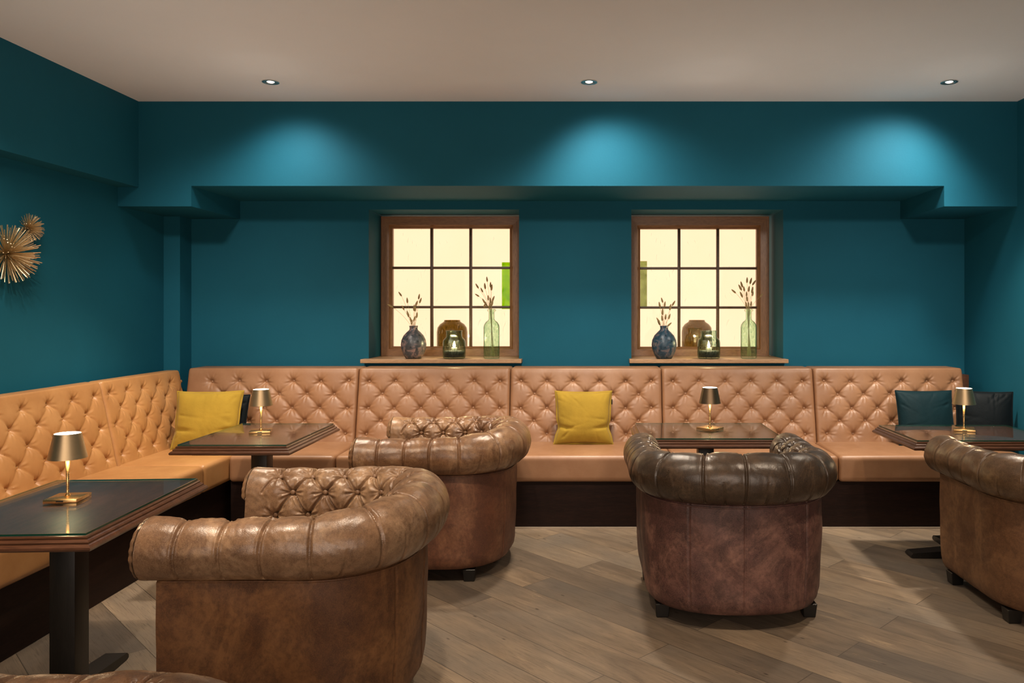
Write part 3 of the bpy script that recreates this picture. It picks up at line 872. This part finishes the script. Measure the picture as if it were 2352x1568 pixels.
ch3 = dup(ch1, (0.675, 3.262, 0), 0.0, 'tub armchair seen from behind, near-black roll over a plum-brown panelled back')
recolor(ch3, DARK_ROLL, DARK_BODY)
ch4 = dup(ch1, (2.24, 3.19, 0), 0.0, 'umber brown leather tub armchair cut off by the right frame edge')
recolor(ch4, OAK_ROLL, OAK_BODY)
ch5 = dup(ch1, (-0.44, 0.985, 0), PI/2-0.01, 'reddish brown leather armchair roll peeking in at the bottom left corner')
recolor(ch5, RUST_ROLL, RUST_BODY)

# ------------------------------------------------------------------ tables
TH = 0.705
def moulded_top(wx, wy):
    """moulded wooden top, glass footprint wx x wy"""
    pr = [(-0.004, 0.0), (0.004, 0.0), (0.007, -0.004), (0.006, -0.009), (0.012, -0.012), (0.017, -0.016), (0.016, -0.021), (0.022, -0.024),
          (0.028, -0.029), (0.030, -0.035), (0.027, -0.041), (0.020, -0.043), (-0.02, -0.043)]
    bm = bmesh.new(); rings = []
    for o, z in pr:
        hx, hy = wx/2+o, wy/2+o
        rings.append([bm.verts.new((sx*hx, sy*hy, TH-0.009+z)) for sx, sy in ((-1, -1), (1, -1), (1, 1), (-1, 1))])
    for a, b in zip(rings, rings[1:]):
        for i in range(4): bm.faces.new((a[i], b[i], b[(i+1) % 4], a[(i+1) % 4]))
    bm.faces.new(rings[0]); bm.faces.new(list(reversed(rings[-1])))
    return bm
def make_table(wx, wy, label, loc, rz):
    t = thing('pedestal_table', label, 'table', (loc[0], loc[1], 0), rz, 'glass-topped pedestal tables')
    obj('tabletop', moulded_top(wx, wy), M_MOULD, t)
    boxobj('veneer_panel', (-wx/2+0.004, -wy/2+0.004, TH-0.0092), (wx/2-0.004, wy/2-0.004, TH-0.0082), M_MAHOG, t)
    g = boxobj('glass_sheet', (-wx/2, -wy/2, TH-0.0080), (wx/2, wy/2, TH), M_TGLASS, t, 0.001, 1)
    g.data.materials.append(M_TEDGE)
    for p in g.data.polygons:
        if abs(p.normal.z) < 0.5: p.material_index = 1
    boxobj('under_board', (-wx/2+0.05, -wy/2+0.05, TH-0.066), (wx/2-0.05, wy/2-0.05, TH-0.0525), M_MOULD, t)
    boxobj('column', (-0.044, -0.044, 0.04), (0.044, 0.044, TH-0.066), M_BLACKWOOD, t, 0.003)
    for k in range(2):
        bm = bmesh.new()
        L_, wd = 0.32, 0.045
        sec = [(-L_, 0.006, 0.016), (-L_+0.012, 0.002, 0.028), (-0.07, 0.002, 0.046), (0.07, 0.002, 0.046), (L_-0.012, 0.002, 0.028), (L_, 0.006, 0.016)]
        rings = []
        for s, z0, z1 in sec:
            ww = wd*(0.93 if abs(s) > L_-0.02 else 1)
            z1 = z1 + (0.0006 if k else 0)
            c = [(s, -ww, z0), (s, ww, z0), (s, ww, z1), (s, -ww, z1)]
            if k: c = [(-q[1], q[0], q[2]) for q in c]
            rings.append([bm.verts.new(q) for q in c])
        for a, b in zip(rings, rings[1:]):
            for i in range(4): bm.faces.new((a[i], a[(i+1) % 4], b[(i+1) % 4], b[i]))
        bm.faces.new(list(reversed(rings[0]))); bm.faces.new(rings[-1])
        bmesh.ops.recalc_face_normals(bm, faces=bm.faces)
        obj('base_bar', bm, M_BLACKWOOD, t)
    return t
make_table(0.56, 0.785, 'dark glass-topped table in the left foreground with a brass lamp', (-1.866, 2.79), math.radians(3.3))
make_table(0.56, 0.75, 'dark glass-topped table in the back left corner by the yellow cushion', (-1.836, 4.37), 0)
make_table(0.77, 0.57, 'dark glass-topped table between the arms of the dark armchair', (0.678, 4.477), 0)
make_table(0.77, 0.55, 'dark glass-topped table at the right by the dark teal cushion', (2.142, 4.405), 0)

# ------------------------------------------------------------------ table lamps
def make_lamp(label, loc, rz, shade_m):
    t = thing('table_lamp', label, 'table lamp', (loc[0], loc[1], TH+0.0003), rz, 'cordless brass table lamps')
    b = boxobj('base', (-0.056, -0.056, 0.0), (0.056, 0.056, 0.013), M_BRASS, t, 0.0015, 2)
    bm = bmesh.new(); lathe(bm, [(0.010, 0.0125), (0.009, 0.018), (0.0045, 0.024), (0.0042, 0.04), (0.0075, 0.158)], 24); obj('stem', bm, M_BRASS, t, True)
    bm = bmesh.new()
    lathe(bm, [(0.0435, 0.243), (0.0630, 0.152), (0.0618, 0.152), (0.0424, 0.241)], 48, False, False)
    obj('lamp_shade', bm, shade_m, t, True, 30)
    bm = bmesh.new(); lathe(bm, [(0.0424, 0.2412), (0.0400, 0.2432)], 40); obj('top_diffuser', bm, M_DIFF, t)
    bm = bmesh.new(); lathe(bm, [(0.012, 0.157), (0.040, 0.170), (0.0405, 0.174), (0.012, 0.175)], 32); obj('light_head', bm, mat_emit_head, t, True)
    boxobj('charging_port', (-0.012, -0.0565, 0.004), (0.012, -0.0558, 0.009), M_BLACK, t)
    p = point('lamp_bulb', (loc[0], loc[1], TH+0.146), 2.6, (1.0, 0.72, 0.42), 0.02)
    spot('lamp_uplight', (loc[0], loc[1], TH+0.246), (loc[0], loc[1], 2.7), 24, (1.0, 0.87, 0.74), 128, 1.0, 0.03)
    return t
mat_emit_head = mat_emit('lamp_head', (1.0, 0.78, 0.5), 6)
make_lamp('brass table lamp standing on the left foreground table', (-1.904, 2.837), math.radians(8), M_SHADE)
make_lamp('brass table lamp on the back left table near the yellow cushion', (-1.855, 4.40), math.radians(15), M_SHADE)
make_lamp('table lamp with darkest bronze shade, on the table under the right window', (0.71, 4.505), math.radians(42), M_SHADE2)
make_lamp('brass table lamp in front of the dark teal cushion at the right', (2.165, 4.46), math.radians(-22), M_SHADE)

# ------------------------------------------------------------------ cushions
def pillow(name, W, H, T, mat, label, cat, loc, rx, rz, seed, pinch=0.05, sag=0.0, flange=0.0, group=None, wide=0.0):
    """scatter cushion standing on its lower edge; local x width, z up, y thickness"""
    rng = np.random.RandomState(seed); n = 56
    a = np.linspace(-1, 1, n+1); A, B = np.meshgrid(a, a, indexing='ij')
    px = 1-pinch*(1-np.abs(B)**2.2)**1.0; pz = 1-pinch*0.8*(1-np.abs(A)**2.2)
    X = A*W/2*(1-(1-px)*np.abs(A)**1.5)
    Z = B*H/2*(1-(1-pz)*np.abs(B)**1.5)
    X *= 1+wide*np.clip(-B, 0, 1)**3
    # waist near the lower third
    X *= 1-sag*np.exp(-((B+0.35)/0.22)**2)*np.abs(A)
    prof_ = ((1-np.abs(A)**2.6)*(1-np.abs(B)**2.6))
    th = T/2*np.clip(prof_, 0, 1)**0.55
    wr = np.zeros_like(A)
    for k in range(14):
        cx, cz = rng.choice([-0.95, 0.95])*rng.uniform(0.7, 1), rng.uniform(-1, 1)
        if rng.rand() < 0.5: cx, cz = cz, cx
        ang = math.atan2(-cz, -cx)+rng.uniform(-0.4, 0.4)
        du = (A-cx)*math.cos(ang)+(B-cz)*math.sin(ang); dv = -(A-cx)*math.sin(ang)+(B-cz)*math.cos(ang)
        wr -= rng.uniform(0.003, 0.008)*np.exp(-(dv/rng.uniform(0.03, 0.06))**2)*np.where(du > 0, np.exp(-du/rng.uniform(0.18, 0.4)), np.exp(du/0.05))
    if sag: 
        for sx in (-1, 1):
            dv = (B+0.38)-sx*A*0.15+0.1; wr -= 0.014*np.exp(-(dv/0.07)**2)*np.exp(-((A-sx*0.75)/0.35)**2)
    edge = np.clip(prof_*6, 0, 1)
    verts = []; faces = []
    for sgn in (-1, 1):
        base = len(verts)
        Y = sgn*(th+wr*edge)
        verts += np.stack([X, Y, Z], -1).reshape(-1, 3).tolist()
        idx = np.arange((n+1)**2).reshape(n+1, n+1)+base
        f = np.stack([idx[:-1, :-1], idx[1:, :-1], idx[1:, 1:], idx[:-1, 1:]], -1).reshape(-1, 4).tolist()
        faces += f if sgn < 0 else [q[::-1] for q in f]
    bmx = bmesh.new(); me = bpy.data.meshes.new(name)
    me.from_pydata([tuple(v) for v in verts], [], [tuple(q) for q in faces]); bmx.from_mesh(me)
    bmesh.ops.remove_doubles(bmx, verts=bmx.verts, dist=0.0004)
    bmx.to_mesh(me); bmx.free()
    for p in me.polygons: p.use_smooth = True
    t = thing(name, label, cat, loc, rz, group)
    body = link('cushion_cover', me, mat, t)
    body.rotation_euler = (rx, 0, 0); 
    zlow = min((Matrix.Rotation(rx, 3, 'X') @ v.co).z for v in me.vertices)
    body.location = (0, 0, -zlow)
    # stitched flange or piping round the edge
    ring = [(X[i, 0], Z[i, 0]) for i in range(n+1)]+[(X[n, j], Z[n, j]) for j in range(1, n+1)]+[(X[i, n], Z[i, n]) for i in range(n-1, -1, -1)]+[(X[0, j], Z[0, j]) for j in range(n-1, 0, -1)]
    bm = bmesh.new()
    if flange:
        inner = [[bm.verts.new((x*0.985, y, z*0.985)) for x, z in ring] for y in (-0.0035, 0.0035)]
        outer = [[bm.verts.new((x+flange*(1 if x > 0 else -1)*min(1, abs(x)/(W*0.42))**6, y+0.003*math.sin(k*0.25), z+flange*(1 if z > 0 else -1)*min(1, abs(z)/(H*0.42))**6)) for k, (x, z) in enumerate(ring)] for y in (-0.001, 0.001)]
        m = len(ring)
        for i in range(m):
            j = (i+1) % m
            bm.faces.new((inner[0][i], inner[0][j], outer[0][j], outer[0][i]))
            bm.faces.new((inner[1][j], inner[1][i], outer[1][i], outer[1][j]))
            bm.faces.new((outer[0][i], outer[0][j], outer[1][j], outer[1][i]))
        s = obj('seam_flange', bm, mat, t, True)
    else:
        m = len(ring); tube(bm, [(x, 0, z) for x, z in ring]+[(ring[0][0], 0, ring[0][1])], 0.003, 6)
        s = obj('piping', bm, mat, t, True)
    s.rotation_euler = (rx, 0, 0); s.location = body.location
    return t, body
SZ = SEAT_Z+0.006
c1, b1 = pillow('scatter_cushion', 0.42, 0.385, 0.12, M_YELLOW, 'mustard yellow cushion in the left corner of the banquette', 'cushion', (-2.550, 5.20, SZ), math.radians(-17), math.radians(7), 4, 0.06, 0.03, 0.008, 'cushions on the banquette')
c2, b2 = pillow('scatter_cushion', 0.385, 0.36, 0.13, M_YELLOW, 'mustard yellow square cushion between the two windows', 'cushion', (-0.030, 5.355, SZ), math.radians(-11), 0.0, 9, 0.06, 0.085, 0.009, 'cushions on the banquette', wide=0.05)
tg = boxobj('fabric_tag', (0.196, -0.002, 0.255), (0.206, 0.002, 0.29), M_TAG, c2)
tg.location = (-0.004, 0.045, 0.01)
c3, b3 = pillow('scatter_cushion', 0.39, 0.375, 0.13, M_TEALV, 'dark teal velvet cushion leaning on the right end of the banquette', 'cushion', (2.315, 5.31, SZ), math.radians(-12), 0.0, 14, 0.045, 0.0, 0.0, 'cushions on the banquette')
c4, b4 = pillow('scatter_cushion', 0.35, 0.385, 0.12, M_BLACKV, 'near-black velvet cushion propped against the right wall, behind the brass lamp', 'cushion', (2.640, 5.16, SZ), math.radians(-10), math.radians(-20), 21, 0.045, 0.0, 0.0, 'cushions on the banquette')
c5, b5 = pillow('scatter_cushion', 0.42, 0.35, 0.09, M_BLACKV, 'dark cushion hidden behind the corner mustard cushion, only its edge showing', 'cushion', (-2.548, 5.315, SZ), math.radians(-17), math.radians(3), 23, 0.04, 0.0, 0.0, 'cushions on the banquette')

# end cheek of the banquette at the right
e = boxobj('end_board', (2.694, 5.60, 0.30), (2.755, 5.884, 0.93), M_MOULD, None, 0.003)
tag(e, 'brown wooden board closing the right end of the banquette back', 'board')

# ------------------------------------------------------------------ starburst wall art
def starburst(label, c, r, n, seed):
    t = thing('starburst_ornament', label, 'wall ornament', c, 0, 'gold starburst wall ornaments')
    rng = random.Random(seed); bm = bmesh.new()
    ga = PI*(3-math.sqrt(5))
    for k in range(n):
        z = 0.02+0.96*(k+0.5)/n; ph = k*ga+rng.uniform(-.12, .12); q = math.sqrt(1-z*z)
        d = Vector((z*0.95, q*math.cos(ph), q*math.sin(ph))).normalized()
        L_ = r*rng.uniform(0.93, 1.0)*(0.80 if z > 0.75 else 1.0)
        tube(bm, [d*r*0.04, d*L_], 0.0022 if r > 0.12 else 0.0016, 5)
    obj('rods', bm, M_GOLDROD, t)
    bm = bmesh.new(); lathe(bm, [(r*0.02, 0.012), (r*0.10, 0.006), (r*0.11, 0.0), (r*0.08, -0.02)], 24)
    hub = obj('hub', bm, M_SHADE, t, True); hub.rotation_euler = (0, PI/2, 0); hub.location = (-0.008, 0, 0)
    return t
starburst('large gold starburst ornament on the left wall', (XL+0.03, 4.13, 1.698), 0.165, 190, 1)
starburst('small gold starburst ornament above the large one on the left wall', (XL+0.03, 4.29, 1.852), 0.083, 120, 2)

# ------------------------------------------------------------------ things on the sills
def vase(x, y, mat, label, R_=0.095):
    k = R_/0.095
    pr = [(0.052, 0.0), (0.060, 0.004), (0.078, 0.035), (0.091, 0.075), (0.095, 0.105), (0.090, 0.140), (0.074, 0.175), (0.050, 0.201), (0.033, 0.216), (0.029, 0.228), (0.031, 0.243), (0.034, 0.248), (0.029, 0.248), (0.024, 0.235), (0.025, 0.20)]
    bm = bmesh.new(); lathe(bm, [(r*k, z) for r, z in pr], 56, True, False)
    o = obj('ceramic_vase', bm, mat, None, True); o.location = (x, y, WZ0+0.0004)
    return tag(o, label, 'vase')
def jar(x, y, label):
    """green glass jar with a candle in it"""
    pr = [(0.070, 0.0), (0.082, 0.006), (0.086, 0.02), (0.086, 0.120), (0.082, 0.140), (0.066, 0.158), (0.060, 0.166), (0.059, 0.200), (0.063, 0.206), (0.063, 0.212), (0.058, 0.213), (0.055, 0.205), (0.055, 0.168), (0.062, 0.154), (0.078, 0.137), (0.081, 0.118), (0.081, 0.012)]
    bm = bmesh.new(); lathe(bm, pr, 56, True, True)
    o = obj('glass_jar', bm, M_JARGLASS, None, True); o.location = (x, y, WZ0+0.0004)
    return tag(o, label, 'jar')
def candle(x, y, win):
    z = WZ0
    bm = bmesh.new(); seg = 40; lathe(bm, [(0.0785, 0.014), (0.0785, 0.058), (0.05, 0.062), (0.01, 0.060)], seg)
    for v in bm.verts: v.co.z += random.uniform(-0.002, 0.002) if v.co.z > 0.03 else 0
    g = obj('gravel', bm, M_GRAVEL, None, True); g.location = (x, y, z); g['kind'] = 'stuff'
    g['label'] = 'dark gravel filling the bottom of the candle jar in the %s window' % win; g['category'] = 'gravel'
    t = thing('candle', 'lit candle glowing inside the green jar in the %s window' % win, 'candle', (x, y, z+0.0640), 0, 'candles in the jars')
    bm = bmesh.new(); lathe(bm, [(0.021, 0.0), (0.0215, 0.002), (0.0215, 0.018), (0.018, 0.020), (0.003, 0.0185)], 32); obj('wax', bm, M_WAX, t, True)
    bm = bmesh.new(); tube(bm, [(0, 0, 0.018), (0.001, 0, 0.026)], 0.0008, 6); obj('wick', bm, M_BLACK, t)
    bm = bmesh.new(); lathe(bm, [(0.001, 0.022), (0.008, 0.027), (0.0105, 0.035), (0.0065, 0.050), (0.001, 0.068)], 20); obj('flame', bm, M_FLAME, t, True)
    point('candle_glow', (x, y, z+0.145), 3.2, (1.0, 0.70, 0.40), 0.012)
def bottle(x, y, label, h=0.375):
    k = h/0.375
    pr = [(0.050, 0.0), (0.058, 0.004), (0.0605, 0.012), (0.0605, 0.236), (0.057, 0.256), (0.044, 0.276), (0.028, 0.288), (0.0225, 0.298), (0.022, 0.352), (0.032, 0.360), (0.033, 0.368), (0.026, 0.3750), (0.020, 0.372), (0.018, 0.350), (0.018, 0.298), (0.040, 0.276), (0.053, 0.254), (0.0565, 0.234), (0.0565, 0.02)]
    bm = bmesh.new(); lathe(bm, [(r, z*k) for r, z in pr], 56, True, True)
    o = obj('glass_bottle', bm, M_GREENGLASS, None, True); o.location = (x, y, WZ0+0.0004)
    return tag(o, label, 'bottle')
def backjar(x, y, label):
    pr = [(0.105, 0.0), (0.122, 0.008), (0.126, 0.03), (0.126, 0.185), (0.120, 0.222), (0.100, 0.250), (0.072, 0.268), (0.066, 0.276), (0.066, 0.284), (0.061, 0.284), (0.062, 0.270), (0.095, 0.246), (0.114, 0.220), (0.120, 0.18), (0.120, 0.03)]
    bm = bmesh.new(); lathe(bm, pr, 56, True, True)
    o = obj('glass_vase', bm, M_OLIVEGLASS, None, True); o.location = (x, y, WZ0+0.0004)
    return tag(o, label, 'vase')

def head_mesh(L_=0.045, r=0.0072):
    bm = bmesh.new(); lathe(bm, [(r*0.35, 0), (r*0.85, L_*0.15), (r, L_*0.35), (r*0.85, L_*0.65), (r*0.45, L_*0.9), (r*0.08, L_)], 12)
    me = bpy.data.meshes.new('seed_head'); bm.to_mesh(me); bm.free()
    for p in me.polygons: p.use_smooth = True
    me.materials.append(M_HEAD); return me
HEAD = head_mesh()
ORD = ['first', 'second', 'third', 'fourth', 'fifth', 'sixth', 'seventh', 'eighth', 'ninth', 'tenth', 'eleventh', 'twelfth', 'thirteenth', 'fourteenth', 'fifteenth', 'sixteenth', 'seventeenth']
def bouquet(x, y, zneck, tips, label, group, spread, zfoot):
    """tips: (dx, height above the sill, lean of the head in x, length scale)"""
    rng = random.Random(int(abs(x)*1000))
    order = sorted(range(len(tips)), key=lambda i: tips[i][0])
    hs = sorted(t_[1] for t_ in tips)
    for i_, (dx, hz, lean, sc) in enumerate(tips):
        dy = rng.uniform(-0.03, 0.03)
        rank = ORD[order.index(i_)]; hq = hs.index(hz)/len(hs)
        look = 'tall' if hq > 0.66 else ('short' if hq < 0.33 else 'mid-height')
        root = thing('dried_grass_stem', '%s %s, %s head from its left' % (look, label, rank), 'dried grass', (x, y, WZ0), 0, group)
        tip = Vector((dx, dy, hz))
        neck = Vector((max(-spread, min(spread, dx*0.25)), dy*0.3, zneck))
        foot = Vector((-neck.x*1.4+rng.uniform(-.01, .01), -dy*0.3, zfoot))
        ctrl = neck+(tip-neck)*0.5+Vector((-dx*0.10, 0, 0.012))
        pts = [foot, neck.lerp(foot, 0.5), neck]
        for k in range(1, 9):
            t = k/8; pts.append((1-t)**2*neck+2*t*(1-t)*ctrl+t*t*tip)
        bm = bmesh.new(); tube(bm, pts, 0.0009, 5); obj('stalk', bm, M_STEM, root)
        hd = bpy.data.objects.new('seed_head', HEAD); C.objects.link(hd); hd.parent = root
        hd.location = tip; d = Vector((lean, rng.uniform(-.2, .2), 1)).normalized()
        hd.rotation_euler = d.to_track_quat('Z', 'Y').to_euler(); hd.scale = (sc, sc, sc)

YS = 5.865
PXM = YS/1780.0
def tipsfrom(cx, lst):
    out = []
    for px, py, lean in lst:          # where each head's foot sits across and above the sill
        out.append(((px-cx)*PXM, 1.4-(py-711)*PXM-WZ0, lean, random.uniform(0.85, 1.15)))
    return out
vase(-1.318, YS, M_VASE1, 'round mottled grey-brown ceramic vase on the left window sill')
jar(-1.010, YS-0.005, 'bubbled green glass candle jar on the left window sill'); candle(-1.010, YS-0.005, 'left')
bottle(-0.728, YS, 'tall pale green glass bottle on the left window sill')
backjar(-1.125, 6.43, 'large olive glass vase behind the panes of the left window')
vase(0.578, YS, M_VASE2, 'round mottled blue-grey ceramic vase on the right window sill')
jar(0.915, YS-0.005, 'bubbled green glass candle jar on the right window sill'); candle(0.915, YS-0.005, 'right')
bottle(1.218, YS, 'tall pale green glass bottle on the right window sill')
backjar(0.905, 6.43, 'large olive glass vase behind the panes of the right window')
bouquet(-1.318, YS, 0.245, tipsfrom(950, [(921, 680, -.7), (935, 696, -.1), (927, 712, -.5), (905, 706, -1.8), (960, 687, .2), (963, 696, .35), (955, 703, .4), (950, 714, 0), (954, 715, .1), (939, 728, -.3), (955, 730, .1), (945, 740, -.4), (951, 738, .3), (947, 745, .1)]),
        'bunny-tail stem in the round vase of the left window', 'grass stems in the left round vase', 0.016, 0.09)
bouquet(-0.728, YS, 0.37, tipsfrom(1129, [(1098, 662, -.6), (1108, 671, -.5), (1101, 681, -1.5), (1115, 664, -.1), (1119, 647, -.1), (1126, 660, 0), (1129, 667, .1), (1114, 697, -.6), (1122, 690, 0), (1126, 696, -.1), (1131, 692, .4), (1130, 702, .2), (1118, 704, -.3), (1112, 706, .4), (1125, 705, 0)]),
        'bunny-tail stem in the tall bottle of the left window', 'grass stems in the left bottle', 0.012, 0.02)
bouquet(0.578, YS, 0.245, tipsfrom(1525.5, [(1523, 695, -.3), (1517, 707, -.2), (1527, 705, .1), (1544, 702, .6), (1539, 712, .2), (1521, 723, 0), (1515, 740, -.7), (1522, 737, -.1), (1529, 734, .1), (1535, 733, .3), (1517, 747, -.5), (1533, 749, 1.2)]),
        'bunny-tail stem in the round vase of the right window', 'grass stems in the right round vase', 0.016, 0.09)
bouquet(1.218, YS, 0.37, tipsfrom(1719.5, [(1690, 673, -1.2), (1714, 650, 0), (1722, 652, .3), (1726, 655, .7), (1707, 660, -.3), (1702, 667, -.5), (1710, 669, -.2), (1719, 670, .1), (1725, 673, .2), (1706, 683, -.4), (1713, 681, 0), (1728, 680, .2), (1717, 692, -.1), (1746, 683, .8), (1720, 705, 0), (1725, 703, .1), (1714, 706, -.2)]),
        'bunny-tail stem in the tall bottle of the right window', 'grass stems in the right bottle', 0.012, 0.02)
